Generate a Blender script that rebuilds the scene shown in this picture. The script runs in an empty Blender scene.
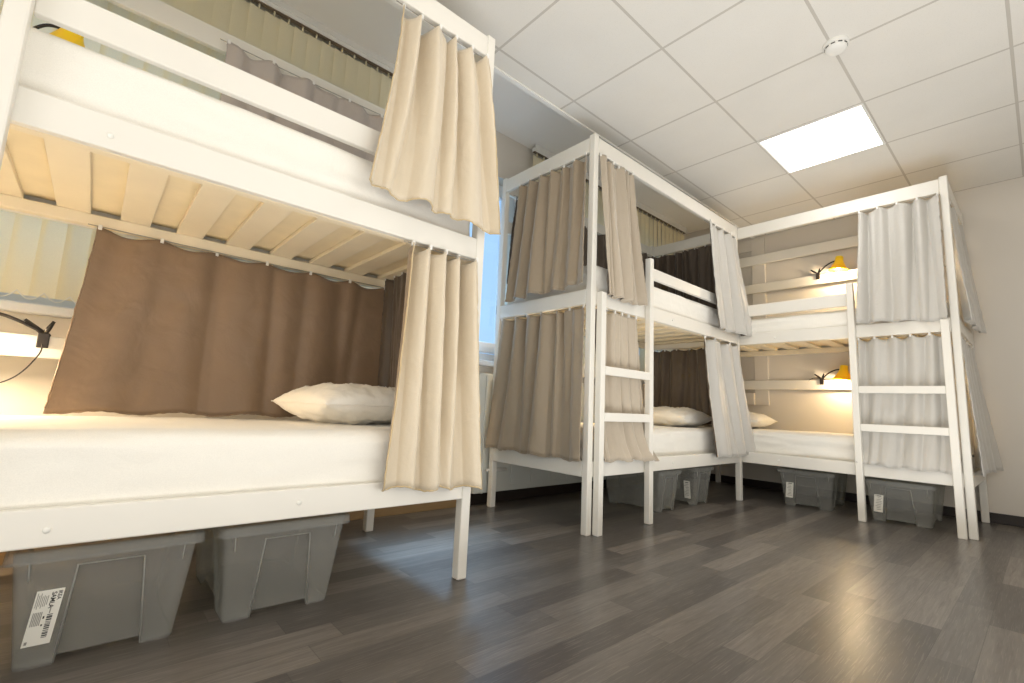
import bpy, bmesh, math, random
from mathutils import Vector, Matrix, noise
random.seed(7)
SC = bpy.context.scene
COL = SC.collection
PI = math.pi

# ------------------------------------------------------------------ materials
def srgb(r, g, b):
    f = lambda c: (c/255/12.92) if c/255 <= .04045 else ((c/255+.055)/1.055)**2.4
    return (f(r), f(g), f(b), 1)

class NT:
    def __init__(s, name):
        s.m = bpy.data.materials.new(name); s.m.use_nodes = True
        s.t = s.m.node_tree; s.t.nodes.clear()
        s.out = s.n('ShaderNodeOutputMaterial')
    def n(s, typ, **kw):
        k = s.t.nodes.new(typ)
        for a, b in kw.items():
            if a.startswith('i_'): k.inputs[a[2:].replace('_', ' ')].default_value = b
            else: setattr(k, a, b)
        return k
    def l(s, a, b): s.t.links.new(a, b)
    def math(s, op, a, b=None, c=None):
        k = s.n('ShaderNodeMath', operation=op)
        for i, v in enumerate((a, b, c)):
            if v is None: continue
            if isinstance(v, (int, float)): k.inputs[i].default_value = v
            else: s.l(v, k.inputs[i])
        return k.outputs[0]
    def mix(s, fac, a, b):
        k = s.n('ShaderNodeMix', data_type='RGBA')
        for i, v in ((0, fac), (6, a), (7, b)):
            if isinstance(v, (int, float)): k.inputs[i].default_value = v
            elif isinstance(v, tuple): k.inputs[i].default_value = v
            else: s.l(v, k.inputs[i])
        return k.outputs[2]

def coord(T, scale=(1, 1, 1)):
    tc = T.n('ShaderNodeTexCoord'); mp = T.n('ShaderNodeMapping')
    mp.inputs['Scale'].default_value = scale
    T.l(tc.outputs['Object'], mp.inputs['Vector'])
    return mp.outputs[0]

def paint(name, col, rough=.5, nscale=8, namt=.06, bump=.05, stretch=(1, 1, 1), spec=.5, sheen=0, metal=0):
    """plain painted / cloth surface with a little procedural variation"""
    T = NT(name)
    v = coord(T, stretch)
    nz = T.n('ShaderNodeTexNoise', i_Scale=nscale, i_Detail=5.0); T.l(v, nz.inputs['Vector'])
    dk = tuple(c*(1-namt) for c in col[:3])+(1,); lt = tuple(min(1, c*(1+namt)) for c in col[:3])+(1,)
    c = T.mix(nz.outputs['Fac'], dk, lt)
    b = T.n('ShaderNodeBsdfPrincipled', i_Roughness=rough, i_Metallic=metal)
    b.inputs['Specular IOR Level'].default_value = spec
    b.inputs['Sheen Weight'].default_value = sheen
    T.l(c, b.inputs['Base Color'])
    if bump:
        bp = T.n('ShaderNodeBump', i_Strength=bump, i_Distance=.01)
        T.l(nz.outputs['Fac'], bp.inputs['Height']); T.l(bp.outputs[0], b.inputs['Normal'])
    T.l(b.outputs[0], T.out.inputs[0])
    return T.m

def cloth(name, col, rough=.45, sheen=.3, wr=.25, transl=0.0):
    """woven satin: fine weave + soft crumple bump"""
    T = NT(name)
    v = coord(T)
    nz = T.n('ShaderNodeTexNoise', i_Scale=9.0, i_Detail=3.0, i_Distortion=.6); T.l(v, nz.inputs['Vector'])
    fine = T.n('ShaderNodeTexNoise', i_Scale=420.0, i_Detail=1.0); T.l(v, fine.inputs['Vector'])
    c = T.mix(fine.outputs['Fac'], tuple(x*.93 for x in col[:3])+(1,), tuple(min(1, x*1.07) for x in col[:3])+(1,))
    b = T.n('ShaderNodeBsdfPrincipled', i_Roughness=rough)
    b.inputs['Specular IOR Level'].default_value = .35
    b.inputs['Sheen Weight'].default_value = sheen
    T.l(c, b.inputs['Base Color'])
    b1 = T.n('ShaderNodeBump', i_Strength=wr, i_Distance=.03); T.l(nz.outputs['Fac'], b1.inputs['Height'])
    T.l(b1.outputs[0], b.inputs['Normal'])
    if transl:
        tr = T.n('ShaderNodeBsdfTranslucent'); T.l(c, tr.inputs[0])
        mx = T.n('ShaderNodeMixShader'); mx.inputs[0].default_value = transl
        T.l(b.outputs[0], mx.inputs[1]); T.l(tr.outputs[0], mx.inputs[2]); T.l(mx.outputs[0], T.out.inputs[0])
    else:
        T.l(b.outputs[0], T.out.inputs[0])
    return T.m

def emit(name, col, s):
    T = NT(name); e = T.n('ShaderNodeEmission', i_Strength=s); e.inputs[0].default_value = col
    T.l(e.outputs[0], T.out.inputs[0]); return T.m

def floor_mat():
    T = NT('grey_laminate')
    g = T.n('ShaderNodeNewGeometry'); sp = T.n('ShaderNodeSeparateXYZ'); T.l(g.outputs['Position'], sp.inputs[0])
    X, Y = sp.outputs[0], sp.outputs[1]
    roww = .101
    yr = T.math('DIVIDE', T.math('ADD', Y, .0), roww)
    row = T.math('FLOOR', yr); fy = T.math('FRACT', yr)
    wn = T.n('ShaderNodeTexWhiteNoise', noise_dimensions='1D'); T.l(row, wn.inputs['W'])
    plen = .68
    xr = T.math('DIVIDE', T.math('ADD', X, T.math('MULTIPLY', wn.outputs[0], 3.0)), plen)
    pid = T.math('FLOOR', xr); fx = T.math('FRACT', xr)
    cb = T.n('ShaderNodeCombineXYZ'); T.l(row, cb.inputs[0]); T.l(pid, cb.inputs[1])
    w2 = T.n('ShaderNodeTexWhiteNoise', noise_dimensions='2D'); T.l(cb.outputs[0], w2.inputs['Vector'])
    tone = w2.outputs[0]
    # grain: noise stretched along the plank, shifted per plank
    gv = T.n('ShaderNodeCombineXYZ')
    T.l(T.math('ADD', T.math('MULTIPLY', X, 2.2), T.math('MULTIPLY', tone, 37.0)), gv.inputs[0])
    T.l(T.math('MULTIPLY', Y, 34.0), gv.inputs[1]); T.l(T.math('MULTIPLY', tone, 19.0), gv.inputs[2])
    gr = T.n('ShaderNodeTexNoise', i_Scale=1.6, i_Detail=6.0, i_Distortion=1.2); gr.inputs['Roughness'].default_value = .62
    T.l(gv.outputs[0], gr.inputs['Vector'])
    gv2 = T.n('ShaderNodeCombineXYZ')
    T.l(T.math('MULTIPLY', X, 9.0), gv2.inputs[0]); T.l(T.math('MULTIPLY', Y, 260.0), gv2.inputs[1])
    gr2 = T.n('ShaderNodeTexNoise', i_Scale=1.0, i_Detail=3.0); T.l(gv2.outputs[0], gr2.inputs['Vector'])
    rp = T.n('ShaderNodeValToRGB')
    e = rp.color_ramp.elements
    e[0].position = .0; e[0].color = FLOOR[0]
    e[1].position = 1; e[1].color = FLOOR[2]
    k = rp.color_ramp.elements.new(.5); k.color = FLOOR[1]
    T.l(tone, rp.inputs[0])
    c = T.mix(T.math('MULTIPLY', T.math('SUBTRACT', gr.outputs['Fac'], .36), 1.5), rp.outputs[0], FLOOR[3])
    c = T.mix(T.math('MULTIPLY', T.math('GREATER_THAN', gr2.outputs['Fac'], .60), .16), c, FLOOR[4])
    sy = T.math('LESS_THAN', fy, .018); sx = T.math('LESS_THAN', fx, .0028)
    seam = T.math('MAXIMUM', sy, sx)
    c = T.mix(T.math('MULTIPLY', seam, .45), c, FLOOR[5])
    b = T.n('ShaderNodeBsdfPrincipled')
    b.inputs['Specular IOR Level'].default_value = .55
    T.l(c, b.inputs['Base Color'])
    T.l(T.math('ADD', T.math('MULTIPLY', gr.outputs['Fac'], .10), .26), b.inputs['Roughness'])
    bp = T.n('ShaderNodeBump', i_Strength=.05, i_Distance=.002)
    T.l(T.math('SUBTRACT', gr2.outputs['Fac'], T.math('MULTIPLY', seam, 1.5)), bp.inputs['Height'])
    T.l(bp.outputs[0], b.inputs['Normal'])
    T.l(b.outputs[0], T.out.inputs[0])
    return T.m
FLOOR = [srgb(76, 71, 68), srgb(99, 94, 89), srgb(134, 126, 118), srgb(66, 60, 56), srgb(172, 163, 151), srgb(40, 37, 34)]

TX, TY, CZ = 1.0918, -.5177, 2.545      # ceiling tile grid origin, ceiling height
def ceiling_mat():
    T = NT('ceiling_tiles')
    g = T.n('ShaderNodeNewGeometry'); sp = T.n('ShaderNodeSeparateXYZ'); T.l(g.outputs['Position'], sp.inputs[0])
    def ln(o, off):
        f = T.math('FRACT', T.math('DIVIDE', T.math('ADD', o, 60-off), .6))
        d = T.math('MULTIPLY', T.math('ABSOLUTE', T.math('SUBTRACT', f, .5)), 1.2)   # .6 at a line
        return T.math('GREATER_THAN', d, .6-.011), T.math('GREATER_THAN', d, .6-.013)
    a, a2 = ln(sp.outputs[0], TX); b_, b2 = ln(sp.outputs[1], TY)
    m = T.math('MAXIMUM', a, b_); m2 = T.math('MAXIMUM', a2, b2)
    nz = T.n('ShaderNodeTexNoise', i_Scale=3.0, i_Detail=4.0); T.l(g.outputs['Position'], nz.inputs['Vector'])
    fn = T.n('ShaderNodeTexNoise', i_Scale=240.0, i_Detail=2.0); T.l(g.outputs['Position'], fn.inputs['Vector'])
    c = T.mix(nz.outputs['Fac'], srgb(226, 222, 214), srgb(236, 232, 224))
    c = T.mix(T.math('MULTIPLY', T.math('GREATER_THAN', fn.outputs['Fac'], .62), .15), c, srgb(190, 184, 172))
    c = T.mix(m2, c, srgb(186, 180, 170)); c = T.mix(m, c, srgb(200, 194, 184))
    bs = T.n('ShaderNodeBsdfPrincipled', i_Roughness=.8); bs.inputs['Specular IOR Level'].default_value = .2
    T.l(c, bs.inputs['Base Color']); T.l(bs.outputs[0], T.out.inputs[0])
    return T.m

def box_plastic(name='clear_grey_plastic', op=.74):
    T = NT(name)
    b = T.n('ShaderNodeBsdfPrincipled', i_Roughness=.28); b.inputs['Base Color'].default_value = srgb(212, 211, 207)
    tl = T.n('ShaderNodeBsdfTranslucent'); tl.inputs[0].default_value = srgb(225, 224, 219)
    tr = T.n('ShaderNodeBsdfTransparent'); tr.inputs[0].default_value = (.93, .94, .93, 1)
    v = coord(T); nz = T.n('ShaderNodeTexNoise', i_Scale=14.0, i_Detail=2.0); T.l(v, nz.inputs['Vector'])
    m1 = T.n('ShaderNodeMixShader'); m1.inputs[0].default_value = .35
    T.l(b.outputs[0], m1.inputs[1]); T.l(tl.outputs[0], m1.inputs[2])
    m2 = T.n('ShaderNodeMixShader')
    T.l(T.math('ADD', T.math('MULTIPLY', nz.outputs['Fac'], .06), op), m2.inputs[0])
    T.l(m1.outputs[0], m2.inputs[1]); T.l(tr.outputs[0], m2.inputs[2]); T.l(m2.outputs[0], T.out.inputs[0])
    return T.m

def shade_plastic():
    T = NT('yellow_plastic')
    b = T.n('ShaderNodeBsdfPrincipled', i_Roughness=.35); b.inputs['Base Color'].default_value = srgb(255, 226, 40)
    tl = T.n('ShaderNodeBsdfTranslucent'); tl.inputs[0].default_value = srgb(255, 190, 10)
    v = coord(T); nz = T.n('ShaderNodeTexNoise', i_Scale=30.0); T.l(v, nz.inputs['Vector'])
    bp = T.n('ShaderNodeBump', i_Strength=.03, i_Distance=.002); T.l(nz.outputs['Fac'], bp.inputs['Height']); T.l(bp.outputs[0], b.inputs['Normal'])
    m = T.n('ShaderNodeMixShader'); m.inputs[0].default_value = .06
    T.l(b.outputs[0], m.inputs[1]); T.l(tl.outputs[0], m.inputs[2]); T.l(m.outputs[0], T.out.inputs[0])
    return T.m

def glass_mat():
    T = NT('window_glass')
    g = T.n('ShaderNodeBsdfGlossy', i_Roughness=.02); g.inputs[0].default_value = (.9, .95, 1, 1)
    t = T.n('ShaderNodeBsdfTransparent'); t.inputs[0].default_value = (.93, .96, .97, 1)
    m = T.n('ShaderNodeMixShader'); m.inputs[0].default_value = .05
    T.l(T.math('MULTIPLY', T.n('ShaderNodeLayerWeight').outputs['Facing'], .12), m.inputs[0]); T.l(t.outputs[0], m.inputs[1]); T.l(g.outputs[0], m.inputs[2]); T.l(m.outputs[0], T.out.inputs[0])
    return T.m

M = dict(
    wood=paint('white_painted_wood', srgb(233, 229, 219), .38, 5, .03, .06, (1, 1, 1)),
    slat=paint('pale_pine_slats', srgb(240, 228, 202), .55, 6, .07, .05, (1, 1, 1)),
    ply=paint('mattress_underside', srgb(240, 226, 194), .8, 12, .08, .1),
    sheet=cloth('white_sheet', srgb(240, 236, 226), .75, .15, .22),
    pillow=cloth('white_pillowcase', srgb(240, 235, 224), .6, .2, .45),
    greige=cloth('greige_curtain_face', srgb(186, 173, 154), .42, .3, .22),
    silver=cloth('curtain_face_neutral_lit', srgb(196, 192, 184), .42, .3, .22),  # same taupe grey fabric, its lighter neutral lighting put into the colour
    taupe=cloth('taupe_curtain_face', srgb(164, 148, 126), .45, .3, .22),
    cream=cloth('curtain_face_warm_lit', srgb(214, 200, 176), .38, .3, .22),  # same fabric again, the left side's bright warm light put into the colour
    mauve=cloth('mauve_grey_curtain', srgb(184, 174, 166), .5, .3, .25),
    brown=cloth('brown_curtain_back', srgb(134, 112, 90), .45, .2, .22),
    dark=cloth('dark_brown_curtain_back', srgb(92, 80, 68), .5, .2, .22),
    lining=cloth('satin_lining', srgb(150, 128, 98), .35, .3, .3),
    hem=cloth('hem_tape', srgb(200, 178, 138), .4, .3, .5),
    wall=paint('warm_white_wall', srgb(218, 211, 200), .75, 3, .02, .03, spec=.25),
    uceil=paint('plaster_ceiling', srgb(236, 232, 225), .8, 3, .03, .03, spec=.2),
    base_lit=paint('lit_skirting', srgb(150, 122, 84), .45, 14, .15, .05, (1, 8, 8)),  # lit copy of the brown skirting, warm lamp light in its colour
    base_shaded=paint('shaded_skirting', srgb(34, 26, 21), .45, 14, .15, .05, (8, 1, 8)),  # shaded copy of the same skirting, shadow put into its colour
    pvc=paint('white_window_plastic', srgb(232, 234, 236), .35, 6, .02, .0),
    blind=None, ceil=ceiling_mat(), floor=None, box=box_plastic(), boxrib=box_plastic('clear_plastic_edge', .25), shade=shade_plastic(), glass=glass_mat(),
    black=paint('black_lamp_plastic', srgb(38, 32, 28), .45, 20, .15, .05),
    wire=paint('steel_wire', srgb(170, 165, 155), .35, 20, .1, 0, metal=.6),
    bolt=paint('white_cap', srgb(240, 238, 230), .4, 20, .03, 0),
    paper=paint('white_label_paper', srgb(238, 236, 226), .6, 20, .03, 0),
    ink=paint('black_ink', srgb(40, 38, 36), .6, 20, .1, 0),
    inkgrey=paint('grey_ink', srgb(150, 147, 140), .6, 20, .1, 0),
    track=paint('brown_blind_track', srgb(112, 98, 80), .5, 10, .1, 0),
    white=paint('white_plastic', srgb(236, 234, 228), .4, 12, .02, 0),
    grey=paint('grey_window_panel', srgb(200, 193, 182), .6, 6, .05, .03),
    rad=paint('radiator_enamel', srgb(212, 214, 208), .4, 8, .03, .02),
    panel=emit('panel_glow', (1, .985, .96, 1), 8.0),
    panel_dim=emit('added_panel_glow', (1, .975, .93, 1), 3.8),  # glow of the added out-of-view ceiling panels only
    bulb=emit('warm_bulb', (1, .80, .52, 1), 40.0),
)
M['floor'] = floor_mat()
M['blind'] = cloth('beige_blind_fabric', srgb(250, 240, 210), .8, .1, .05, .32)

# ------------------------------------------------------------------ mesh helpers
def link_mesh(name, bm, mats, parent=None, smooth=False, loc=None):
    me = bpy.data.meshes.new(name)
    bm.normal_update()
    bm.to_mesh(me); bm.free()
    for m in (mats if isinstance(mats, (list, tuple)) else [mats]): me.materials.append(m)
    if smooth: me.polygons.foreach_set('use_smooth', [True]*len(me.polygons))
    o = bpy.data.objects.new(name, me); COL.objects.link(o)
    if parent is not None: o.parent = parent
    if loc is not None: o.location = loc
    return o

def bx(bm, x0, x1, y0, y1, z0, z1, bev=0.0, seg=2):
    r = bmesh.ops.create_cube(bm, size=1.0)
    vs = r['verts']
    for v in vs:
        v.co = Vector(((x0+x1)/2+v.co.x*(x1-x0), (y0+y1)/2+v.co.y*(y1-y0), (z0+z1)/2+v.co.z*(z1-z0)))
    if bev:
        es = list({e for v in vs for e in v.link_edges})
        bmesh.ops.bevel(bm, geom=es, offset=bev, segments=seg, affect='EDGES', profile=.5)

def box(name, x0, x1, y0, y1, z0, z1, mat, parent=None, bev=.003):
    bm = bmesh.new(); bx(bm, x0, x1, y0, y1, z0, z1, bev)
    return link_mesh(name, bm, mat, parent)

def tube(bm, pts, r, n=10, caps=True):
    pts = [Vector(p) for p in pts]; rings = []
    up = Vector((0, 0, 1))
    for i, p in enumerate(pts):
        t = (pts[min(i+1, len(pts)-1)]-pts[max(i-1, 0)]).normalized()
        a = t.cross(up)
        if a.length < 1e-3: a = t.cross(Vector((1, 0, 0)))
        a.normalize(); b = t.cross(a); b.normalize()
        rr = r[i] if isinstance(r, (list, tuple)) else r
        rings.append([bm.verts.new(p+a*rr*math.cos(2*PI*k/n)+b*rr*math.sin(2*PI*k/n)) for k in range(n)])
    for A, B in zip(rings, rings[1:]):
        for k in range(n): bm.faces.new((A[k], A[(k+1) % n], B[(k+1) % n], B[k]))
    if caps:
        bm.faces.new(rings[0][::-1]); bm.faces.new(rings[-1])

def spline(pts, n=8):
    pts = [Vector(p) for p in pts]; out = []
    P = [pts[0]*2-pts[1]]+pts+[pts[-1]*2-pts[-2]]
    for i in range(1, len(P)-2):
        for k in range(n):
            t = k/n
            out.append(.5*((2*P[i])+(-P[i-1]+P[i+1])*t+(2*P[i-1]-5*P[i]+4*P[i+1]-P[i+2])*t*t+(-P[i-1]+3*P[i]-3*P[i+1]+P[i+2])*t**3))
    out.append(pts[-1]); return out

def lathe(bm, prof, n=28, M4=None, closed_top=False):
    rings = []
    for r, z in prof:
        ring = []
        for k in range(n):
            p = Vector((r*math.cos(2*PI*k/n), r*math.sin(2*PI*k/n), z))
            ring.append(bm.verts.new(M4 @ p if M4 else p))
        rings.append(ring)
    for A, B in zip(rings, rings[1:]):
        for k in range(n): bm.faces.new((A[k], A[(k+1) % n], B[(k+1) % n], B[k]))
    if closed_top: bm.faces.new(rings[-1])
    return rings

def tag(o, label=None, cat=None, group=None, kind=None):
    if label: o['label'] = label
    if cat: o['category'] = cat
    if group: o['group'] = group
    if kind: o['kind'] = kind
    return o

def thing(name, label, cat, loc=(0, 0, 0), rz=0, group=None):
    o = bpy.data.objects.new(name, None); COL.objects.link(o)
    o.location = loc; o.rotation_euler = (0, 0, rz); o.empty_display_size = .1
    return tag(o, label, cat, group)

def struct(o, label, cat):
    return tag(o, label, cat, kind='structure')

# ------------------------------------------------------------------ layout
YW = .96            # window wall face
XB = 2.9            # back wall face
ZU = 2.78           # plaster ceiling above the window strip
YE = .215           # edge of the suspended ceiling
X0, Y0 = -3.7, -3.6 # left / front walls
L, W, P = 2.0, .865, .043
H = 2.35

# ------------------------------------------------------------------ room shell
bm = bmesh.new(); bx(bm, X0-.1, XB+.1, Y0-.1, YW+.3, -.08, 0)
struct(link_mesh('floor', bm, M['floor']), 'dark grey brown wood laminate floor laid in narrow planks', 'floor')
bm = bmesh.new(); bx(bm, X0, XB, Y0, YE, CZ, CZ+.03)
struct(link_mesh('ceiling', bm, M['ceil']), 'white suspended tile ceiling with a square grid', 'ceiling')
bm = bmesh.new(); bx(bm, X0, XB, YE-.02, YW, ZU, ZU+.05); bx(bm, X0, XB, YE-.02, YE-.004, CZ+.03, ZU)
struct(link_mesh('ceiling_recess', bm, M['uceil']), 'higher plain plaster strip of ceiling above the windows', 'ceiling')
bm = bmesh.new(); bx(bm, X0, XB, YE-.022, YE+.006, CZ-.010, CZ+.012, .002)
struct(link_mesh('trim_1', bm, M['white']), 'thin white edge strip where the tiled ceiling stops before the windows', 'trim')

WINS = [(-3.0, -.80), (-.42, 2.62)]
WZ0, WZ1 = .99, 2.42
bm = bmesh.new()
bx(bm, X0, XB+.1, YW, YW+.28, 0, WZ0); bx(bm, X0, XB+.1, YW, YW+.28, WZ1, ZU+.05)
xs = [X0]+[v for w in WINS for v in w]+[XB+.1]
for i in range(0, len(xs), 2): bx(bm, xs[i], xs[i+1], YW, YW+.28, WZ0, WZ1)
struct(link_mesh('wall_left', bm, M['wall']), 'warm white wall holding the blind covered windows', 'wall')
bm = bmesh.new(); bx(bm, XB, XB+.1, Y0-.1, YW, 0, ZU+.05)
struct(link_mesh('wall_back', bm, M['wall']), 'warm white wall behind the far bunk bed', 'wall')
bm = bmesh.new(); bx(bm, X0-.1, X0, Y0-.1, YW+.28, 0, ZU+.05)
struct(link_mesh('wall_front', bm, M['wall']), 'warm white wall at the near end of the room', 'wall')
bm = bmesh.new(); bx(bm, X0, XB, Y0-.1, Y0, 0, ZU+.05)
struct(link_mesh('wall_right', bm, M['wall']), 'warm white wall opposite the windows', 'wall')
bm = bmesh.new(); bx(bm, XB-.014, XB, Y0, YW-.016, 0, .072, .003)
struct(link_mesh('baseboard_back', bm, M['base_shaded']), 'brown skirting darkened as if in shadow along the wall behind the far bunk', 'baseboard')
bm = bmesh.new(); bx(bm, X0, -.075, YW-.015, YW, 0, .075, .003)
struct(link_mesh('baseboard_left', bm, M['base_lit']), 'brown skirting tinted tan as if lamp lit along the window wall under the near bunk', 'baseboard')
bm = bmesh.new(); bx(bm, -.075, XB, YW-.015, YW, 0, .075, .003)
struct(link_mesh('baseboard_far_left', bm, M['base_shaded']), 'brown skirting darkened as if in shadow along the window wall under the middle bunk', 'baseboard')

# windows
def window(n, x0, x1, bars, handle_x, label):
    yf0, yf1 = YW+.10, YW+.17
    bm = bmesh.new(); f = .055
    bx(bm, x0, x1, yf0, yf1, WZ0, WZ0+.07, .004); bx(bm, x0, x1, yf0, yf1, WZ1-f, WZ1, .004)
    es = [x0]+bars+[x1]
    bx(bm, x0, x0+f, yf0, yf1, WZ0+.07, WZ1-f, .004); bx(bm, x1-f, x1, yf0, yf1, WZ0+.07, WZ1-f, .004)
    for b in bars: bx(bm, b-.04, b+.04, yf0, yf1, WZ0+.07, WZ1-f, .004)
    o = struct(link_mesh('window_%d' % n, bm, M['pvc']), label, 'window')
    for a, b in zip(es, es[1:]):
        a2, b2 = a+.04, b-.04
        bm = bmesh.new()
        for q in ((a2, a2+.045), (b2-.045, b2)): bx(bm, q[0], q[1], yf0-.018, yf0+.03, WZ0+.075, WZ1-f-.005, .006)
        bx(bm, a2+.045, b2-.045, yf0-.018, yf0+.03, WZ0+.075, WZ0+.155, .006); bx(bm, a2+.045, b2-.045, yf0-.018, yf0+.03, WZ1-f-.06, WZ1-f-.005, .006)
        s = link_mesh('sash', bm, M['pvc'], o)
        bm = bmesh.new(); bx(bm, a2+.04, b2-.04, yf0+.004, yf0+.012, WZ0+.15, WZ1-f-.055)
        link_mesh('pane', bm, M['glass'], s)
    bm = bmesh.new(); bx(bm, x0-.06, x1+.06, YW-.055, yf0, WZ0-.035, WZ0+.004, .008)
    link_mesh('window_sill', bm, M['pvc'], o)
    if handle_x is not None:
        bm = bmesh.new(); bx(bm, handle_x-.012, handle_x+.012, yf0-.03, yf0-.018, 1.37, 1.44, .004)
        bx(bm, handle_x-.009, handle_x+.009, yf0-.05, yf0-.03, 1.29, 1.42, .005)
        link_mesh('handle', bm, M['black'], o)
    return o
window(1, -3.0, -.80, [-1.9], None, 'wide window hidden by beige blinds beside the near bunk')
window(2, -.42, 2.62, [.255, 1.05, 1.85], .155, 'white framed window showing pale blue daylight between the bunks')

# framed closed window on the back wall near the corner
bm = bmesh.new()
bx(bm, XB-.022, XB, .10, .228, .80, 2.52, .004)
bx(bm, XB-.022, XB, .228, .75, 2.40, 2.52, .004)
bx(bm, XB-.022, XB, .75, .87, .80, 2.52, .004)
o = struct(link_mesh('window_3', bm, M['wall']), 'closed grey window with pale casing on the back wall by the corner', 'window')
box('pane', XB-.008, XB, .228, .75, .92, 2.40, M['grey'], o, .001)
box('window_sill', XB-.05, XB, .228, .75, .80, .92, M['wall'], o, .004)

# heater cover under the gap window
t = thing('radiator', 'white boxed radiator under the window sill between the bunks', 'radiator', (0, YW, 0))
bm = bmesh.new(); bx(bm, -.10, 1.86, -.075, -.022, .085, .90, .006)
link_mesh('casing', bm, M['rad'], t)
bm = bmesh.new()
bx(bm, -.045, -.028, -.085, -.075, .085, .885, .003)
for k in range(9): bx(bm, .02+k*.2, .15+k*.2, -.083, -.075, .13, .86, .003)
link_mesh('front_rib', bm, M['rad'], t)
box('wall_bracket', -.02, 1.7, -.022, -.001, .3, .36, M['rad'], t)
bm = bmesh.new(); tube(bm, [(-.02, -.10, .24), (.16, -.10, .24)], .010, 10); tube(bm, [(.14, -.10, .24), (.14, -.075, .24)], .008, 8)
link_mesh('valve', bm, M['white'], t, True)

# ------------------------------------------------------------------ vertical blinds
def blind(label, x0, x1, pitch, zt, zb, seed, open_deg, stack=False):
    rnd = random.Random(seed)
    t = thing('vertical_blind', label, 'blind', ((x0+x1)/2, .895, zt), group='vertical blinds at the windows')
    h = (x1-x0)/2
    bm = bmesh.new(); bx(bm, -h, h, -.02, .02, 0, .035, .004); bx(bm, -h, h, -.026, -.02, .02, ZU-zt, .001)
    for v in bm.verts: pass
    hr = link_mesh('head_rail', bm, M['white'], t)
    bm = bmesh.new(); bx(bm, -h+.002, h-.002, -.012, .012, -.006, 0, .001)
    link_mesh('glide_slot', bm, M['track'], hr)
    n = int((x1-x0)/pitch)
    pts = []
    for i in range(n):
        x = -h+pitch*(i+.5); a = math.radians(open_deg+rnd.uniform(-5, 5)); w = .089/2
        bm = bmesh.new(); rows = []
        for z in (-.03, zb-zt):
            row = []
            for s in (-1, -.5, 0, .5, 1):
                b = .004*(1-s*s)
                row.append(bm.verts.new((x+s*w*math.cos(a)-b*math.sin(a), s*w*math.sin(a)+b*math.cos(a), z)))
            rows.append(row)
        for k in range(4): bm.faces.new((rows[0][k], rows[0][k+1], rows[1][k+1], rows[1][k]))
        bx(bm, x-.004, x+.004, -.004, .004, -.032, -.004)
        link_mesh('blind_slat', bm, M['blind'], t, True)
        pts.append((x, zb-zt))
    bm = bmesh.new(); path = []
    for (xa, z), (xb, _) in zip(pts, pts[1:]):
        for k in range(6):
            q = k/6; path.append((xa+(xb-xa)*q, -.03, z+.012-.03*math.sin(PI*q)))
    tube(bm, path, .0022, 6)
    link_mesh('bead_chain', bm, M['white'], t, True)
    return t
blind('beige vertical blind behind the large bunk at left', -2.98, -.78, .074, 2.725, 1.02, 3, 6)
blind('beige vertical blind behind the middle bunk near the corner', .33, 2.74, .080, 2.725, 1.02, 4, 6)

# ------------------------------------------------------------------ bunk beds
def post_mesh(x, y, h):
    bm = bmesh.new(); bx(bm, x, x+P, y, y+P, 0, h, .006, 3); return bm

def make_bunk(label, loc, rz, mirror, guard=(1.573, 1.650), back_guard=((.955, 1.045), (1.94, 2.03)), slatmat=None, boltx=()):
    t = thing('bunk_bed', label, 'bunk bed', loc, rz, 'white wooden bunk beds')
    mx = (lambda a, b: (L-b, L-a)) if mirror else (lambda a, b: (a, b))
    wd = M['wood']
    def part(nm, x0, x1, y0, y1, z0, z1, m=wd, par=t, bev=.004):
        a, b = mx(x0, x1); return box(nm, a, b, y0, y1, z0, z1, m, par, bev)
    for x in (0, L-P):
        for y in (0, W-P):
            a, b = mx(x, x+P)
            link_mesh('post', post_mesh(a, y, H), wd, t)
    B = .026
    for z0, z1, nm in ((.306, .394, 'side_rail'), (1.289, 1.380, 'side_rail'), (2.238, 2.336, 'top_rail')):
        for y in (.001, W-B-.001): part(nm, P, L-P, y, y+B, z0, z1)
        for x in (.001, L-B-.001): part('end_rail' if z0 < 2 else 'top_rail', x, x+B, P, W-P, z0, z1)
    for z in (.306, 1.289):
        for y in (B+.001, W-2*B-.012): part('slat_ledger', P+.01, L-P-.01, y, y+.036, z, z+.044, M['slat'])
    for z in (.350, 1.333):
        for k in range(11):
            x = .085+k*.1815
            part('slat', x, x+.095, B+.003, W-B-.003, z, z+.018, M['slat'], bev=.002)
    part('guard_rail', .59, L-P, .001, B, *guard)
    for g in back_guard: part('back_guard_rail', P, L-P, W-B-.001, W-.001, *g)
    # ladder: two stiles in front of the frame, two rungs between them
    a0, a1 = mx(P+.003, P*2+.003); b0, b1 = mx(.549, .592)
    bm = bmesh.new(); bx(bm, a0, a1, -.042, -.001, 0, 1.365, .005); bx(bm, b0, b1, -.042, -.001, 0, 1.690, .005)
    lad = link_mesh('ladder', bm, wd, t)
    for z in (.617, .882): part('rung', 2*P+.003, .549, -.042, -.016, z, z+.05, par=lad)
    for bxx, z in boltx:
        bm = bmesh.new(); lathe(bm, [(0.0001, .005), (.005, .0045), (.0075, .002), (.0075, -.002)], 16, Matrix.Translation((bxx, .001, z)) @ Matrix.Rotation(PI/2, 4, 'X'))
        link_mesh('bolt_cap', bm, M['bolt'], t, True)
    return t

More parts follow.
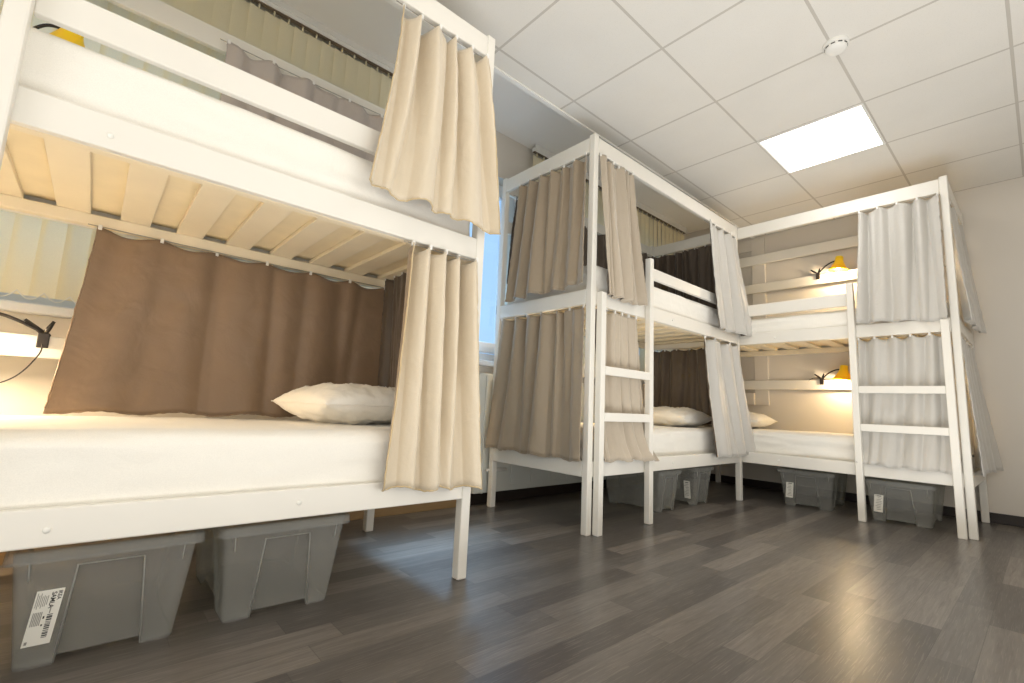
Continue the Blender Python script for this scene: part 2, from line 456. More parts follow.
AX, AY = -.902-L, -.141
CX = 2.0185
bedA = make_bunk('large white wooden bunk bed at left, nearest the camera, with storage boxes beneath', (AX, AY, 0), 0, False,
                 guard=(1.573, 1.661), back_guard=((.775, .855), (1.78, 1.86)), boltx=((.773, .345), (1.334, .352), (.765, 1.325)))
bedB = make_bunk('white wooden bunk bed in the middle whose curtained end faces the camera', (0, 0, 0), 0, False, boltx=((.9, .35), (.9, 1.33)))
bedC = make_bunk('white wooden bunk bed along the back wall at right, its ladder at the right end', (CX, -1.372+L, 0), -PI/2, True,
                 guard=(1.530, 1.625), boltx=((.9, .35), (.9, 1.33)))

# ------------------------------------------------------------------ mattresses
def mattress(label, bed, z0, z1, seed, name='mattress', wr=1.3, front=.030):
    bm = bmesh.new()
    x0, x1, y0, y1 = P+.004, L-P-.004, front, W-.030-.012
    r = .045; ny = 12
    prof = []
    def arc(cy, cz, a0, a1, n=7):
        for k in range(n+1):
            a = a0+(a1-a0)*k/n; prof.append((cy+r*math.cos(a), cz+r*math.sin(a)))
    zm = z1-r
    prof += [(y0+(y1-y0)*k/ny, z0) for k in range(ny)]
    prof += [(y1, z0+(zm-z0)*k/5) for k in range(5)]
    arc(y1-r, zm, 0, PI/2)
    prof += [(y1-r+(y0-y1+2*r)*k/18, z1) for k in range(1, 18)]
    arc(y0+r, zm, PI/2, PI)
    prof += [(y0, zm+(z0-zm)*k/8) for k in range(1, 8)]
    cy, cz = (y0+y1)/2, (z0+z1)/2
    rings = []; nx = 120
    for i in range(nx+1):
        u = i/nx; x = x0+(x1-x0)*u
        e = min(u, 1-u)*(x1-x0); sc = 0 if e > .035 else (1-math.sqrt(max(0, 1-(1-e/.035)**2)))*.035
        ring = []
        for (y, z) in prof:
            dy, dz = (cy-y), (cz-z); ln = max(abs(dy), abs(dz))
            yy = y+(math.copysign(sc, dy) if abs(dy) > .3 else 0); zz = z-(sc if z > cz else -sc*.4)
            # sheet wrinkles: long soft creases on the sides, gentle sag on the top
            s = noise.noise(Vector((x*2.2+seed*3, z*26, y*3)))*.006+noise.noise(Vector((x*6+seed, z*55, y*9)))*.0022
            s += max(0, 1-3.2*abs(noise.noise(Vector((x*1.1+seed*9, (z+.05*noise.noise(Vector((x*1.7, seed, 0))))*15, seed)))))**2*.0055
            s *= wr
            if z > z0+.02:
                if y < y0+.01: yy += -abs(s)*1.1-.003
                elif y > y1-.01: yy += abs(s)
                else: zz += noise.noise(Vector((x*3+seed*5, y*4, .3)))*.005
            ring.append(bm.verts.new((x, yy, zz)))
        rings.append(ring)
    n = len(prof)
    for A, B in zip(rings, rings[1:]):
        for k in range(n): bm.faces.new((A[k], B[k], B[(k+1) % n], A[(k+1) % n]))
    bm.faces.new(rings[0]); bm.faces.new(rings[-1][::-1])
    for f in bm.faces:
        f.material_index = 1 if abs(f.calc_center_median().z-z0) < .004 else 0
    bmesh.ops.recalc_face_normals(bm, faces=bm.faces)
    o = link_mesh(name, bm, [M['sheet'], M['ply']], None, True)
    o.location = bed.location; o.rotation_euler = bed.rotation_euler
    return tag(o, label, 'mattress', 'mattresses in white sheets')
mattress('mattress in a white sheet on the upper bunk at left', bedA, 1.352, 1.568, 1)
mattress('mattress in a white sheet on the lower bunk at left, above the storage boxes', bedA, .369, .572, 2)
mattress('mattress in a white sheet on the upper bunk of the middle bed', bedB, 1.352, 1.555, 3)
mattress('mattress in a white sheet on the lower bunk of the middle bed', bedB, .369, .575, 4, wr=2.4, front=.064)
mattress('mattress in a white sheet on the upper bunk by the back wall', bedC, 1.352, 1.515, 5, wr=2.6)
mattress('mattress in a white sheet on the lower bunk by the back wall', bedC, .369, .575, 6, wr=2.4, front=.064)

# ------------------------------------------------------------------ pillows
def pillow(label, loc, rz, sx, sy, h, seed, tilt=0):
    bm = bmesh.new(); n = 44
    def P3(u, v, s):
        e = max(0.0, (1-abs(u)**2.6))*max(0.0, (1-abs(v)**2.6))
        z = s*h*.5*e**.55
        z += s*e**.5*(noise.noise(Vector((u*2.5+seed, v*2.5, s)))*.018+noise.noise(Vector((u*6+seed, v*4, s*2)))*.012-abs(noise.noise(Vector((u*4+v*5+seed, v*3-u*4, s*3))))*.022)
        k = 1-.05*(abs(u)*abs(v))**2-.03*(1-abs(u))*(abs(v) > .98)
        pin = 1-.10*(1-abs(v))*abs(u)**6*0-.06*(1-abs(u)**2)*abs(v)**5
        pin2 = 1-.06*(1-abs(v)**2)*abs(u)**5
        return Vector((u*sx/2*k*pin2, v*sy/2*k*pin, z))
    g = {}
    for s in (1, -1):
        for i in range(n+1):
            for j in range(n+1):
                u, v = -1+2*i/n, -1+2*j/n
                edge = i in (0, n) or j in (0, n)
                if s == -1 and edge: g[s, i, j] = g[1, i, j]
                else: g[s, i, j] = bm.verts.new(P3(u, v, s))
    for s in (1, -1):
        for i in range(n):
            for j in range(n):
                q = [g[s, i, j], g[s, i+1, j], g[s, i+1, j+1], g[s, i, j+1]]
                bm.faces.new(q if s == 1 else q[::-1])
    # piping seam round the edge
    o = link_mesh('pillow', bm, M['pillow'], None, True)
    o.location = loc; o.rotation_euler = (tilt, math.radians(0), rz)
    bm = bmesh.new(); loop = []
    for i in range(0, n): loop.append(P3(-1+2*i/n, -1, 1))
    for i in range(0, n): loop.append(P3(1, -1+2*i/n, 1))
    for i in range(0, n): loop.append(P3(1-2*i/n, 1, 1))
    for i in range(0, n+1): loop.append(P3(-1, 1-2*i/n, 1))
    tube(bm, loop, .003, 6); link_mesh('seam', bm, M['pillow'], o, True)
    return tag(o, label, 'pillow', 'white pillows')
pillow('plump white pillow on the lower bunk at left, before the brown curtain', (-1.20, .36, .655), math.radians(8), .56, .50, .185, 1)
pillow('white pillow on the lower bunk of the middle bed, lit orange from one side', (1.58, .42, .650), math.radians(4), .62, .56, .17, 2)
pillow('white pillow in the corner end of the lower bunk by the back wall', (2.46, .28, .650), math.radians(94), .66, .58, .17, 3)

# ------------------------------------------------------------------ curtains
def curtain(label, tops, bots, out, nf, at, ab, seed, face, back, scallop=.012, tin=.012, bulge=.0, wire=None, hem='hem', late=1.25, bot_tilt=0.0, edge_in=0.0, group='bunk bed curtains', name='curtain', ease=1.0, nclip=None):
    """cloth hung from tops[0]->tops[1] down to bots[0]->bots[1]; out = outward unit vector (y or x)"""
    rnd = random.Random(seed)
    T0, T1 = map(Vector, tops); B0, B1 = map(Vector, bots); out = Vector(out)
    nu, nv = 210, 36
    ph = [rnd.uniform(0, 6.28) for _ in range(6)]
    nclip = nclip or nf
    kn = []
    for k in range(nf):
        kn.append(((k+.5+rnd.uniform(-.30, .30))/nf, rnd.uniform(.55, 1.15), rnd.uniform(.13, .30)/nf, rnd.uniform(-.05, .05), rnd.uniform(.4, 1.5), rnd.uniform(.6, 1.5)))
    def fold(u, v):
        f = 0
        for uk, dep, wk, drift, gt, gb in kn:
            q = (u-uk-drift*v)/(wk*(1+.5*v))
            if abs(q) < 3: f -= dep*(gt+(gb-gt)*v)*math.exp(-q*q)*(1+.5*math.tanh(q*2)*(1 if gt > gb else -1))
        f += .55*noise.noise(Vector((u*nf*.9, v*.7, seed*1.3)))+.30*math.sin(2*PI*nf*1.0*u+ph[0])*(1-v)
        return 1.25*f+.55
    def pt(u, v):
        e = v**ease
        a = T0.lerp(T1, u); b = B0.lerp(B1, u)
        p = a.lerp(b, v)
        # sideways spread happens mostly low down
        lat = (b-a); lat.z = 0
        p -= lat*(v-(v**(1.25)))
        lo = out*lat.dot(out); p -= lo*((v**1.25)-(v**late))
        amp = FOLD*(at+(ab-at)*v**.8)
        f = fold(u, v)
        off = amp*f+bulge*math.sin(PI*min(1, v*1.1))
        lim = -.020; off = off if off > lim else lim+(off-lim)*(.9-.75*min(1, v*1.6))
        off += .0035*noise.noise(Vector((u*16, v*13, seed)))
        p = p+out*off
        p.z -= scallop*abs(math.sin(PI*nclip*u))**1.5*(1-v)**6
        p.z += v**4*(.006*math.sin(2*PI*nf*.72*u+ph[2])+.012*noise.noise(Vector((u*3+seed, 2, 2))))
        return p
    grid = [[pt(i/nu, j/nv) for i in range(nu+1)] for j in range(nv+1)]
    bm = bmesh.new()
    th = .0016
    def layer(sgn, mi):
        vs = [[bm.verts.new(q+out*th*sgn) for q in row] for row in grid]
        for j in range(nv):
            for i in range(nu):
                f = bm.faces.new((vs[j][i], vs[j][i+1], vs[j+1][i+1], vs[j+1][i])); f.material_index = mi; f.normal_update()
                if f.normal.dot(out)*sgn < 0: f.normal_flip()
        return vs
    A = layer(1, 0); Bk = layer(-1, 1)
    ring = [(0, i) for i in range(nu)]+[(j, nu) for j in range(nv)]+[(nv, i) for i in range(nu, 0, -1)]+[(j, 0) for j in range(nv, 0, -1)]
    for (j, i), (j2, i2) in zip(ring, ring[1:]+ring[:1]):
        f = bm.faces.new((A[j][i], A[j2][i2], Bk[j2][i2], Bk[j][i])); f.material_index = 0
    o = link_mesh(name, bm, [M[face], M[back]], None, True)
    base = (T0+T1)/2
    o.data.transform(Matrix.Translation(-base)); o.location = base
    tag(o, label, 'curtain', group)
    # hem tape along the two sides and the bottom
    if hem:
        path = []
        for j in range(nv+1): path.append(grid[j][0])
        for i in range(1, nu+1): path.append(grid[nv][i])
        for j in range(nv-1, -1, -1): path.append(grid[j][nu])
        fine = []
        for k, q in enumerate(path): fine.append(q-base+Vector((noise.noise(q*60), noise.noise(q*60+Vector((7, 0, 0))), noise.noise(q*60+Vector((0, 9, 0)))))*.003)
        bm = bmesh.new(); tube(bm, fine, .0032, 6)
        link_mesh('hem', bm, M[hem], o, True)
    d = (T1-T0); ext = wire if wire is not None else .03
    dn = d.normalized()
    bm = bmesh.new(); q0 = T0-dn*ext-base+Vector((0, 0, .003)); q1 = T1+dn*ext-base+Vector((0, 0, .003))
    tube(bm, [q0.lerp(q1, k/20)+Vector((0, 0, -.004*math.sin(PI*k/20))) for k in range(21)], .0022, 6)
    link_mesh('curtain_wire', bm, M['wire'], o, True)
    for k in range(nclip+1):
        u = min(.995, max(.005, k/nclip)); q = pt(u, 0)-base
        bm = bmesh.new(); bx(bm, q.x-.006, q.x+.006, q.y-.006, q.y+.006, q.z-.012, q.z+.008, .002)
        link_mesh('hook', bm, M['white'], o)
    return o

FY = (0, -1, 0)
FOLD = 1.6
ya = AY
# near bunk, front right
curtain('satin curtain tinted cream as if warmly lit, hanging in front of the upper bunk at left', [(-1.360, ya+.014, 2.228), (-.952, ya+.014, 2.228)],
        [(-1.470, ya-.062, 1.425), (-.888, ya-.062, 1.395)], FY, 5, .020, .038, 11, 'cream', 'lining', .030, bulge=.012, late=.9)
curtain('satin curtain tinted cream as if warmly lit, hanging in front of the lower bunk at left beside the pillow', [(-1.245, ya+.016, 1.280), (-.955, ya+.016, 1.280)],
        [(-1.310, ya-.040, .378), (-.905, ya-.040, .352)], FY, 4, .026, .034, 12, 'cream', 'lining', .024, bulge=.005)
curtain('wide brown curtain closing the back of the lower bunk at left', [(-2.150, ya+W-.075, 1.284), (-.965, ya+W-.075, 1.284)],
        [(-2.205, ya+W-.13, .588), (-.960, ya+W-.095, .588)], FY, 7, .007, .008, 13, 'brown', 'greige', .020, nclip=6, hem='brown')
curtain('dark brown curtain closing the pillow end of the lower bunk at left', [(-.962, ya+W-.09, 1.335), (-.962, ya+.20, 1.335)],
        [(-.962, ya+W-.10, .60), (-.962, ya+.16, .60)], (-1, 0, 0), 6, .010, .010, 14, 'dark', 'greige', .012, hem='dark')
curtain('mauve grey curtain bunched along the back of the upper bunk at left', [(-1.825, ya+W-.055, 2.268), (-1.06, ya+W-.055, 2.268)],
        [(-1.815, ya+W-.06, 1.60), (-1.05, ya+W-.06, 1.60)], FY, 5, .016, .014, 15, 'mauve', 'mauve', .018, nclip=4, hem='mauve')
# middle bunk, near end
FX = (-1, 0, 0)
curtain('taupe curtain on the near end of the upper middle bunk', [(.014, .655, 2.230), (.014, .052, 2.230)],
        [(-.035, .715, 1.395), (-.040, .004, 1.405)], FX, 6, .022, .034, 21, 'taupe', 'dark', .016, hem='taupe')
curtain('taupe curtain on the near end of the lower middle bunk', [(.014, .790, 1.280), (.014, .052, 1.280)],
        [(-.040, .835, .395), (-.045, .000, .395)], FX, 6, .016, .024, 22, 'taupe', 'dark', .012, hem='taupe')
curtain('taupe curtain behind the ladder top on the upper middle bunk', [(.052, .014, 2.228), (.388, .014, 2.228)],
        [(.092, -.034, 1.355), (.475, -.034, 1.350)], FY, 5, .026, .036, 23, 'greige', 'dark', .016, hem='greige')
curtain('taupe curtain behind the ladder rungs on the lower middle bunk', [(.095, .022, 1.280), (.465, .022, 1.280)],
        [(.100, -.030, .395), (.625, -.062, .385)], FY, 5, .020, .019, 24, 'greige', 'dark', .016, late=8, hem='greige')
curtain('dark brown curtain closing the back of the upper middle bunk', [(.10, W-.05, 2.232), (1.95, W-.05, 2.232)],
        [(.06, W-.055, 1.56), (1.95, W-.055, 1.56)], FY, 14, .016, .018, 25, 'dark', 'greige', .014, hem='dark')
curtain('dark brown curtain closing the far end of the upper middle bunk', [(L-.045, W-.06, 2.222), (L-.045, .055, 2.222)],
        [(L-.055, W-.06, 1.56), (L-.055, .05, 1.56)], FX, 7, .020, .022, 26, 'dark', 'greige', .014, hem='dark')
curtain('dark brown curtain closing the far end of the lower middle bunk', [(L-.05, W-.06, 1.275), (L-.05, .05, 1.275)],
        [(L-.06, W-.06, .60), (L-.06, .04, .60)], FX, 6, .014, .018, 27, 'dark', 'greige', .014, hem='dark')
curtain('curtain tinted pale grey as if brightly lit, at the far front corner of the upper middle bunk', [(1.440, .014, 2.228), (1.950, .014, 2.228)],
        [(1.470, -.050, 1.360), (2.07, -.055, 1.36)], FY, 4, .024, .034, 28, 'silver', 'dark', .016, hem='silver')
curtain('curtain tinted pale grey as if brightly lit, at the far front corner of the lower middle bunk', [(1.395, .018, 1.280), (1.945, .018, 1.280)],
        [(1.440, -.045, .368), (2.09, -.050, .372)], FY, 4, .022, .030, 29, 'silver', 'dark', .018, hem='silver')
# bunk by the back wall
curtain('curtain tinted pale grey as if brightly lit, beside the ladder on the upper bunk at right', [(CX+.014, -.880, 2.228), (CX+.014, -1.322, 2.228)],
        [(CX-.036, -.845, 1.385), (CX-.036, -1.320, 1.365)], FX, 4, .024, .036, 31, 'silver', 'lining', .016, hem='silver')
curtain('curtain tinted pale grey as if brightly lit, behind the ladder rungs of the lower bunk at right', [(CX+.022, -.826, 1.280), (CX+.022, -1.322, 1.280)],
        [(CX-.052, -.790, .392), (CX-.030, -1.280, .388)], FX, 5, .020, .019, 32, 'silver', 'lining', .020, late=8, hem='silver')
yc = -1.372
curtain('grey curtain flaring from the right end of the upper back wall bunk', [(CX+.05, yc+.014, 2.222), (CX+.76, yc+.014, 2.222)],
        [(CX+.046, yc-.030, 1.37), (CX+.80, yc-.065, 1.37)], FY, 5, .010, .020, 33, 'silver', 'silver', .016, hem='silver')
curtain('grey curtain flaring from the right end of the lower back wall bunk', [(CX+.05, yc+.016, 1.270), (CX+.80, yc+.016, 1.270)],
        [(CX+.046, yc-.030, .385), (CX+.80, yc-.065, .38)], FY, 5, .010, .018, 34, 'silver', 'silver', .016, hem='silver')

# ------------------------------------------------------------------ clip lamps
def clip_lamp(label, loc, rz, reach=.175, rise=.085, power=6, shade_tilt=.12, cord=None):
    """local: rail top edge at z=0 under the clamp; +x is the reach direction, -y towards the sleeper"""
    t = thing('clip_lamp', label, 'lamp', loc, rz, 'yellow clip on reading lamps')
    bm = bmesh.new()
    for s, a in ((-1, .30), (1, -.30)):
        q = Matrix.Translation((0, s*.020, 0)) @ Matrix.Rotation(0, 4, 'X')
        b2 = bmesh.new(); bx(b2, -.016, .016, -.004, .004, -.045, .010, .003)
        bmesh.ops.transform(b2, matrix=q, verts=b2.verts); me = bpy.data.meshes.new('t'); b2.to_mesh(me); b2.free(); bm.from_mesh(me); bpy.data.meshes.remove(me)
    bx(bm, -.012, .012, -.018, .018, .002, .012, .003)
    cl = link_mesh('clamp', bm, M['black'], t)
    for d in ((-.055, .052), (.020, .055)):
        bm = bmesh.new(); tube(bm, [(0, -.012, .006), (d[0]*.5, -.016, d[1]*.55), (d[0], -.02, d[1])], [.009, .008, .005], 8)
        link_mesh('lever', bm, M['black'], cl, True)
    end = Vector((reach, -.085, rise))
    bm = bmesh.new(); tube(bm, spline([(math.copysign(.01, reach), -.015, .015), (reach*.33, -.035, .055), (reach*.68, -.06, rise-.004), end], 8), .0058, 10)
    link_mesh('arm', bm, M['black'], t, True)
    Mx = Matrix.Translation(end+Vector((math.copysign(.012, reach), 0, -.015))) @ Matrix.Rotation(shade_tilt, 4, 'Y')
    bm = bmesh.new()
    outp = [(.0001, .052), (.022, .050), (.030, .042), (.031, .012), (.036, -.004), (.052, -.040), (.066, -.064), (.078, -.076)]
    inp = [(.076, -.077), (.064, -.066), (.049, -.040), (.033, -.004), (.027, .012), (.026, .040), (.0001, .046)]
    lathe(bm, outp+inp, 32, Mx)
    bmesh.ops.recalc_face_normals(bm, faces=bm.faces)
    link_mesh('lamp_shade', bm, M['shade'], t, True)
    bm = bmesh.new(); bmesh.ops.create_uvsphere(bm, u_segments=16, v_segments=10, radius=.024)
    bmesh.ops.transform(bm, matrix=Mx @ Matrix.Translation((0, 0, -.040)), verts=bm.verts)
    link_mesh('bulb', bm, M['bulb'], t, True)
    ld = bpy.data.lights.new('bulb_light', 'POINT'); ld.energy = power; ld.color = (1, .77, .50); ld.shadow_soft_size = .022
    lo = bpy.data.objects.new('bulb_light', ld); COL.objects.link(lo); lo.parent = t
    lo.location = Mx @ Vector((0, 0, -.105))
    if cord:
        bm = bmesh.new(); tube(bm, spline(cord, 8), .0024, 6); link_mesh('cord', bm, M['black'], t, True)
    return t
yb = ya+W-.014
clip_lamp('clip lamp with a black arm on the back rail of the lower bunk at left', (-2.245, yb, .855), 0, -.30, .075, 30, .2,
          cord=[(0, -.02, -.02), (-.004, -.03, -.07), (-.05, -.035, -.15), (-.12, -.03, -.19), (-.22, -.03, -.21)])
clip_lamp('orange yellow lamp glimpsed through the guard rail gap of the upper bunk at left', (-2.525, yb, 1.86), 0, .20, .135, 2.5)
clip_lamp('clip lamp behind the ladder curtain in the lower middle bunk', (.15, W-.014, 1.045), 0, .30, .085, 9)
xcb = CX+W-.014
clip_lamp('yellow clip lamp on the wall side rail of the upper bunk at right', (xcb, -.372, 2.03), -PI/2, .175, .085, 9)
clip_lamp('yellow clip lamp on the wall side rail of the lower bunk at right', (xcb, -.365, 1.045), -PI/2, .175, .085, 7.5,
          cord=[(0, .02, 0), (-.05, .0, .02), (-.10, -.01, .0), (-.11, -.01, -.03), (-.06, -.005, -.045), (0, .01, -.03)])

# ------------------------------------------------------------------ storage boxes
def text_mesh(s, size, bold=False):
    cu = bpy.data.curves.new('lettering', 'FONT'); cu.body = s; cu.size = size; cu.extrude = .0001
    if bold: cu.offset = size*.02
    ob = bpy.data.objects.new('lettering', cu); COL.objects.link(ob)
    dg = bpy.context.evaluated_depsgraph_get(); dg.update()
    me = bpy.data.meshes.new_from_object(ob.evaluated_get(dg))
    bpy.data.objects.remove(ob); bpy.data.curves.remove(cu)
    return me

def storage_box(label, loc, rz, w, d, h=.28, sticker=None, side_sticker=False, inner=None):
    """local: front face looks to -y, base centre at the origin"""
    t = thing('storage_box', label, 'storage box', loc, rz, 'clear plastic storage boxes under the beds')
    tw = .028
    zr = [0, .006, .10, .236, .2375, .256]
    zr = [z*h/.28 for z in zr]
    def outline(z, rec, grow=0.0):
        k = z/(.256*h/.28); hw = w/2-tw*(1-k)-.010+grow; hd = d/2-tw*(1-k)-.010+grow
        ins = .011 if rec else 0
        fw, fd = (.085-.020*k)*min(1, w/.36), (.085-.020*k)*1.5
        pts = []
        r = .018
        # start front (-y) going +x
        def corner(cx, cy, a0):
            for q in range(5):
                a = a0+PI/2*q/4; pts.append((cx+r*math.cos(a), cy+r*math.sin(a), 0))
        pts.extend([(-fw, -hd, 0), (-fw+.004, -hd+ins, 1), (0, -hd+ins, 1), (fw-.004, -hd+ins, 1), (fw, -hd, 0)])
        corner(hw-r, -hd+r, -PI/2)
        pts.extend([(hw, -fd, 0), (hw-ins, -fd+.004, 1), (hw-ins, 0, 1), (hw-ins, fd-.004, 1), (hw, fd, 0)])
        corner(hw-r, hd-r, 0)
        pts.extend([(fw, hd, 0), (fw-.004, hd-ins, 1), (0, hd-ins, 1), (-fw+.004, hd-ins, 1), (-fw, hd, 0)])
        corner(-hw+r, hd-r, PI/2)
        pts.extend([(-hw, fd, 0), (-hw+ins, fd-.004, 1), (-hw+ins, 0, 1), (-hw+ins, -fd+.004, 1), (-hw, -fd, 0)])
        corner(-hw+r, -hd+r, PI)
        return pts
    bm = bmesh.new(); rings = []
    for i, z in enumerate(zr):
        o = outline(z, i < 4)
        rings.append([bm.verts.new((x, y, z+(.016 if (m and i == 0) else (.012 if (m and i == 1) else 0)))) for x, y, m in o])
    n = len(rings[0])
    for A, B in zip(rings, rings[1:]):
        for k in range(n): bm.faces.new((A[k], A[(k+1) % n], B[(k+1) % n], B[k]))
    bm.faces.new([v for v in rings[1]][::-1])
    tub = link_mesh('tub', bm, M['box'], t)
    sm = tub.modifiers.new('wall', 'SOLIDIFY'); sm.thickness = .0025; sm.offset = -1
    # rolled rim with a turned-down lip
    bm = bmesh.new(); rr = []
    zt = zr[-1]
    for g, z in ((.0, zt), (.002, h), (.011, h), (.013, h-.004), (.014, h-.026)):
        k = outline(zt, False, g); rr.append([bm.verts.new((x, y, z)) for x, y, m in k])
    for A, B in zip(rr, rr[1:]):
        for k in range(n): bm.faces.new((A[k], A[(k+1) % n], B[(k+1) % n], B[k]))
    rim = link_mesh('rim', bm, M['box'], t)
    sm = rim.modifiers.new('wall', 'SOLIDIFY'); sm.thickness = .0025
    # raised edge lines of the recess on the front
    bm = bmesh.new()
    a, b = outline(zr[1], True), outline(zr[3], True)
    tube(bm, [(a[0][0], a[0][1]-.001, .004), (b[0][0], b[0][1]-.001, zr[3]), (b[4][0], b[4][1]-.001, zr[3]), (a[4][0], a[4][1]-.001, .004)], .0022, 6)
    for s in (-1, 1):
        o0, o1 = outline(.03, False), outline(zr[5], False)
        tube(bm, [(s*(w/2-.040), o1[0][1]-.001, zr[5]-.004), (s*(w/2-.043), o1[0][1]+.002, zr[5]-.045)], .0018, 6)
    link_mesh('edge_rib', bm, M['boxrib'], tub, True)
    if sticker or side_sticker:
        lw, lh = (.050, .130) if sticker != 'small' else (.052, .120)
        # frame on the sloping front: x right, up along the wall
        k0, k1 = outline(.04*h/.28, False), outline(.2*h/.28, False)
        if side_sticker:
            p0 = Vector((k0[-6][0] if False else -(w/2-.010-tw*(1-.04/.256)), 0, .04)); p1 = Vector((-(w/2-.010-tw*(1-.2/.256)), 0, .2))
            up = (p1-p0).normalized(); rt = Vector((0, -1, 0)); c = p0.lerp(p1, .45)+Vector((0, -(d/2-.085), 0))
        else:
            p0 = Vector((0, k0[0][1], .04)); p1 = Vector((0, k1[0][1], .2))
            up = (p1-p0).normalized(); rt = Vector((1, 0, 0)); c = p0.lerp(p1, .5)+Vector((-(w/2-.080), 0, 0))
        nm = rt.cross(up)
        F = Matrix((rt, up, nm)).transposed().to_4x4(); F.translation = c+nm*.0022
        shear = .10 if not side_sticker else 0
        bm = bmesh.new()
        vs = [bm.verts.new(F @ Vector((x+shear*y, y, z))) for z in (0, .0004) for x, y in ((-lw/2, -lh/2), (lw/2, -lh/2), (lw/2, lh/2), (-lw/2, lh/2))]
        for q in ((3, 2, 1, 0), (4, 5, 6, 7), (0, 1, 5, 4), (1, 2, 6, 5), (2, 3, 7, 6), (3, 0, 4, 7)): bm.faces.new([vs[i] for i in q])
        R = F @ Matrix.Shear('XZ', 4, (0, 0)) 
        S = Matrix.Identity(4); S[0][1] = shear
        F2 = F @ S
        bi = bmesh.new(); bg = bmesh.new()
        rnd = random.Random(hash(label) % 1000 if False else len(label))
        if sticker == 'big':
            for s, size, x, y in (('IKEA', .0105, .0150, .0600), ('SAMLA', .0125, .0035, .0585)):
                me = text_mesh(s, size, True)
                me.transform(F2 @ Matrix.Translation((x, y, .0007)) @ Matrix.Rotation(-PI/2, 4, 'Z')); bi.from_mesh(me); bpy.data.meshes.remove(me)
            # barcode running down the right side, with its small caption bar
            y = .005
            while y > -.050:
                wd = rnd.choice((.0012, .0018, .003)); q = bmesh.ops.create_cube(bi, size=1, matrix=F2 @ Matrix.Translation((.0105, y, .0007)) @ Matrix.Diagonal((.010, wd, .0003, 1)).to_4x4()); y -= wd+rnd.choice((.0012, .002))
            for (x, y0, ln_) in ((.0, .0, .006), (.0, -.018, .004)):
                bmesh.ops.create_cube(bi, size=1, matrix=F2 @ Matrix.Translation((x, y0, .0007)) @ Matrix.Diagonal((.003, ln_, .0003, 1)).to_4x4())
            for k in range(7): bmesh.ops.create_cube(bg, size=1, matrix=F2 @ Matrix.Translation((-.021+k*.0032, .040+rnd.uniform(-.004, .004), .0007)) @ Matrix.Diagonal((.0014, .034-.002*k, .0003, 1)).to_4x4())
            for k in range(6): bmesh.ops.create_cube(bg, size=1, matrix=F2 @ Matrix.Translation((-.020+k*.003, -.002, .0007)) @ Matrix.Diagonal((.0018, .032, .0003, 1)).to_4x4())
            bmesh.ops.create_cube(bg, size=1, matrix=F2 @ Matrix.Translation((.0085, .018, .0007)) @ Matrix.Diagonal((.0022, .020, .0003, 1)).to_4x4())
            bmesh.ops.create_cube(bg, size=1, matrix=F2 @ Matrix.Translation((-.019, -.056, .0007)) @ Matrix.Diagonal((.005, .007, .0003, 1)).to_4x4())
        else:
            for k in range(9):
                bmesh.ops.create_cube(bg, size=1, matrix=F2 @ Matrix.Translation((rnd.uniform(-.006, .006), .050-k*.0115, .0007)) @ Matrix.Diagonal((rnd.uniform(.02, .034), .0035, .0003, 1)).to_4x4())
            bmesh.ops.create_cube(bi, size=1, matrix=F2 @ Matrix.Translation((.002, .052, .0007)) @ Matrix.Diagonal((.024, .005, .0003, 1)).to_4x4())
        for src, mi in ((bi, 1), (bg, 2)):
            for f in src.faces: f.material_index = mi
            tm = bpy.data.meshes.new('t'); src.to_mesh(tm); src.free(); bm.from_mesh(tm); bpy.data.meshes.remove(tm)
        link_mesh('sticker', bm, [M['paper'], M['ink'], M['inkgrey']], tub)
    return t
storage_box('clear plastic storage box with a printed white sticker, under the left bunk', (-1.995, .215, 0), 0, .39, .57, sticker='big')
storage_box('clear plastic storage box without sticker under the left bunk, towards the leg', (-1.562, .215, 0), 0, .385, .57)
storage_box('narrow clear storage box behind the ladder leg of the middle bunk', (1.010, .325, 0), 0, .285, .50)
storage_box('narrow clear storage box with side sticker under the middle bunk', (1.505, .285, 0), 0, .285, .42, side_sticker=True)
storage_box('clear storage box with white sticker left of the ladder under the right bunk', (2.425, -.395, 0), -PI/2+.06, .39, .57, sticker='small')
storage_box('clear storage box with white sticker behind the ladder of the right bunk', (2.395, -.985, 0), -PI/2, .39, .57, sticker='small')

# ------------------------------------------------------------------ ceiling fittings
def panel_light(label, i, j, mat):
    x0 = TX+.6*i; y0 = TY+.6*j
    t = thing('ceiling_light', label, 'ceiling light', (x0+.3, y0-.3, CZ), group='square ceiling light panels')
    bm = bmesh.new()
    for a in ((-.298, .298, -.298, -.284), (-.298, .298, .284, .298), (-.298, -.284, -.284, .284), (.284, .298, -.284, .284)):
        bx(bm, a[0], a[1], a[2], a[3], -.008, 0, .001)
    link_mesh('frame', bm, M['white'], t)
    bm = bmesh.new(); bx(bm, -.284, .284, -.284, .284, -.004, -.001)
    link_mesh('diffuser', bm, M[mat], t)
panel_light('bright square ceiling light panel above the right side of the room', 0, 0, 'panel')
panel_light('unseen square ceiling light panel added to brighten the near bunk front', -4, 0, 'panel_dim')  # panel out of view, added to light the near bunk
panel_light('unseen square ceiling light panel added over the near side of the room', -4, -3, 'panel_dim')  # another unseen panel, added to brighten the room
panel_light('unseen square ceiling light panel added over the far side of the room', 0, -3, 'panel_dim')  # last of the added panels, also out of view

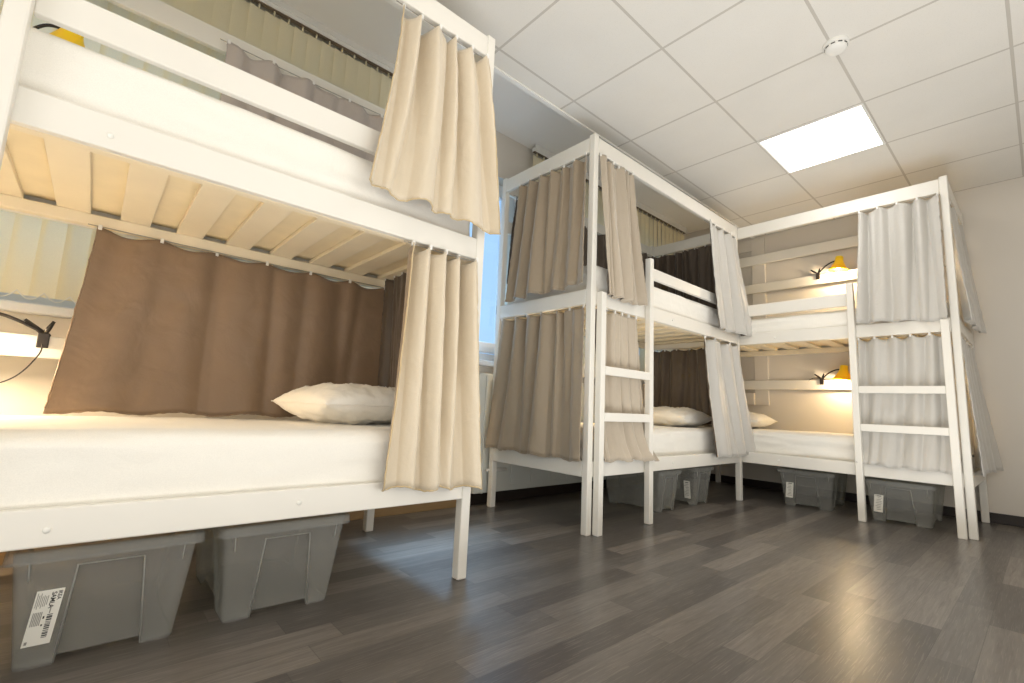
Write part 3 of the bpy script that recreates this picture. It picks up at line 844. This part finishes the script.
t = thing('smoke_detector', 'small round white smoke detector on the tiled ceiling', 'smoke detector', (.470, -1.135, CZ))
bm = bmesh.new(); lathe(bm, [(.056, 0), (.056, -.010), (.052, -.014)], 32, closed_top=True); link_mesh('base', bm, M['white'], t, True)
bm = bmesh.new(); lathe(bm, [(.048, -.014), (.047, -.030), (.040, -.038), (.020, -.041), (.0001, -.041)], 32); link_mesh('cover', bm, M['white'], t, True)
bm = bmesh.new()
for k in range(10):
    a = 2*PI*k/10; q = Matrix.Rotation(a, 4, 'Z') @ Matrix.Translation((.0465, 0, -.023)) @ Matrix.Diagonal((.004, .018, .005, 1))
    bmesh.ops.create_cube(bm, size=1, matrix=q)
link_mesh('vent', bm, M['ink'], t)

# ------------------------------------------------------------------ daylight, added fill lights, camera
def bounce(name, loc, sx, sy, e, col):
    ld = bpy.data.lights.new(name, 'AREA'); ld.shape = 'RECTANGLE'; ld.size = sx; ld.size_y = sy; ld.energy = e; ld.color = col
    o = bpy.data.objects.new(name, ld); COL.objects.link(o); o.location = loc; o.rotation_euler = (PI, 0, 0)   # faces the ceiling
def daylight(name, loc, rot, sx, sy, e, col, spread=PI):  # aimed area light, used for the added wall fills too
    ld = bpy.data.lights.new(name, 'AREA'); ld.shape = 'RECTANGLE'; ld.size = sx; ld.size_y = sy; ld.energy = e; ld.color = col; ld.spread = spread
    o = bpy.data.objects.new(name, ld); COL.objects.link(o); o.location = loc; o.rotation_euler = rot
daylight('added_opposite_fill', (-1.2, Y0+.03, 1.3), (-PI/2, 0, PI), 3.6, 1.8, 24, (1, 1, .98))  # soft fill added at the opposite wall, which has no window
daylight('added_end_fill', (X0+.03, -1.9, 1.4), (0, -PI/2, 0), 1.8, 2.2, 27, (1, 1, .98))  # fill added behind the camera; the near wall has no window
bounce('added_upward_fill', (-1.4, -1.45, .07), 2.4, 1.2, 26, (1, 1, .985))  # unseen area light added near the floor to brighten ceiling and beds
bounce('added_upward_fill', (.55, -1.25, .07), 2.0, 1.3, 22, (.97, .99, 1))  # second added floor-level fill, no lamp stands here
d = Vector((-1.55, -1.32, -2.9)); q = d.to_track_quat('-Z', 'Y').to_euler()
daylight('sky_through_gap_window', (.6, 1.7, 2.9), q, .9, .8, 24, (.42, .68, 1), math.radians(38))
w = bpy.data.worlds.new('overcast_day'); SC.world = w; w.use_nodes = True
bg = w.node_tree.nodes['Background']; bg.inputs[0].default_value = (.40, .62, .95, 1); bg.inputs[1].default_value = 1.3

cam = bpy.data.cameras.new('camera'); co = bpy.data.objects.new('camera', cam); COL.objects.link(co)
cam.sensor_fit = 'HORIZONTAL'; cam.sensor_width = 36; cam.lens = 469.98/1024*36; cam.clip_start = .02
co.location = (-2.0904, -1.7000, .6763); co.rotation_euler = (1.7086, -.0447, -.7272)
SC.camera = co
vs = SC.view_settings
vs.view_transform = 'Standard'; vs.look = 'None'; vs.gamma = 1; vs.use_curve_mapping = False; vs.exposure = 0.0
SC.cycles.max_bounces = 10; SC.cycles.transparent_max_bounces = 24
SC.cycles.use_denoising = True
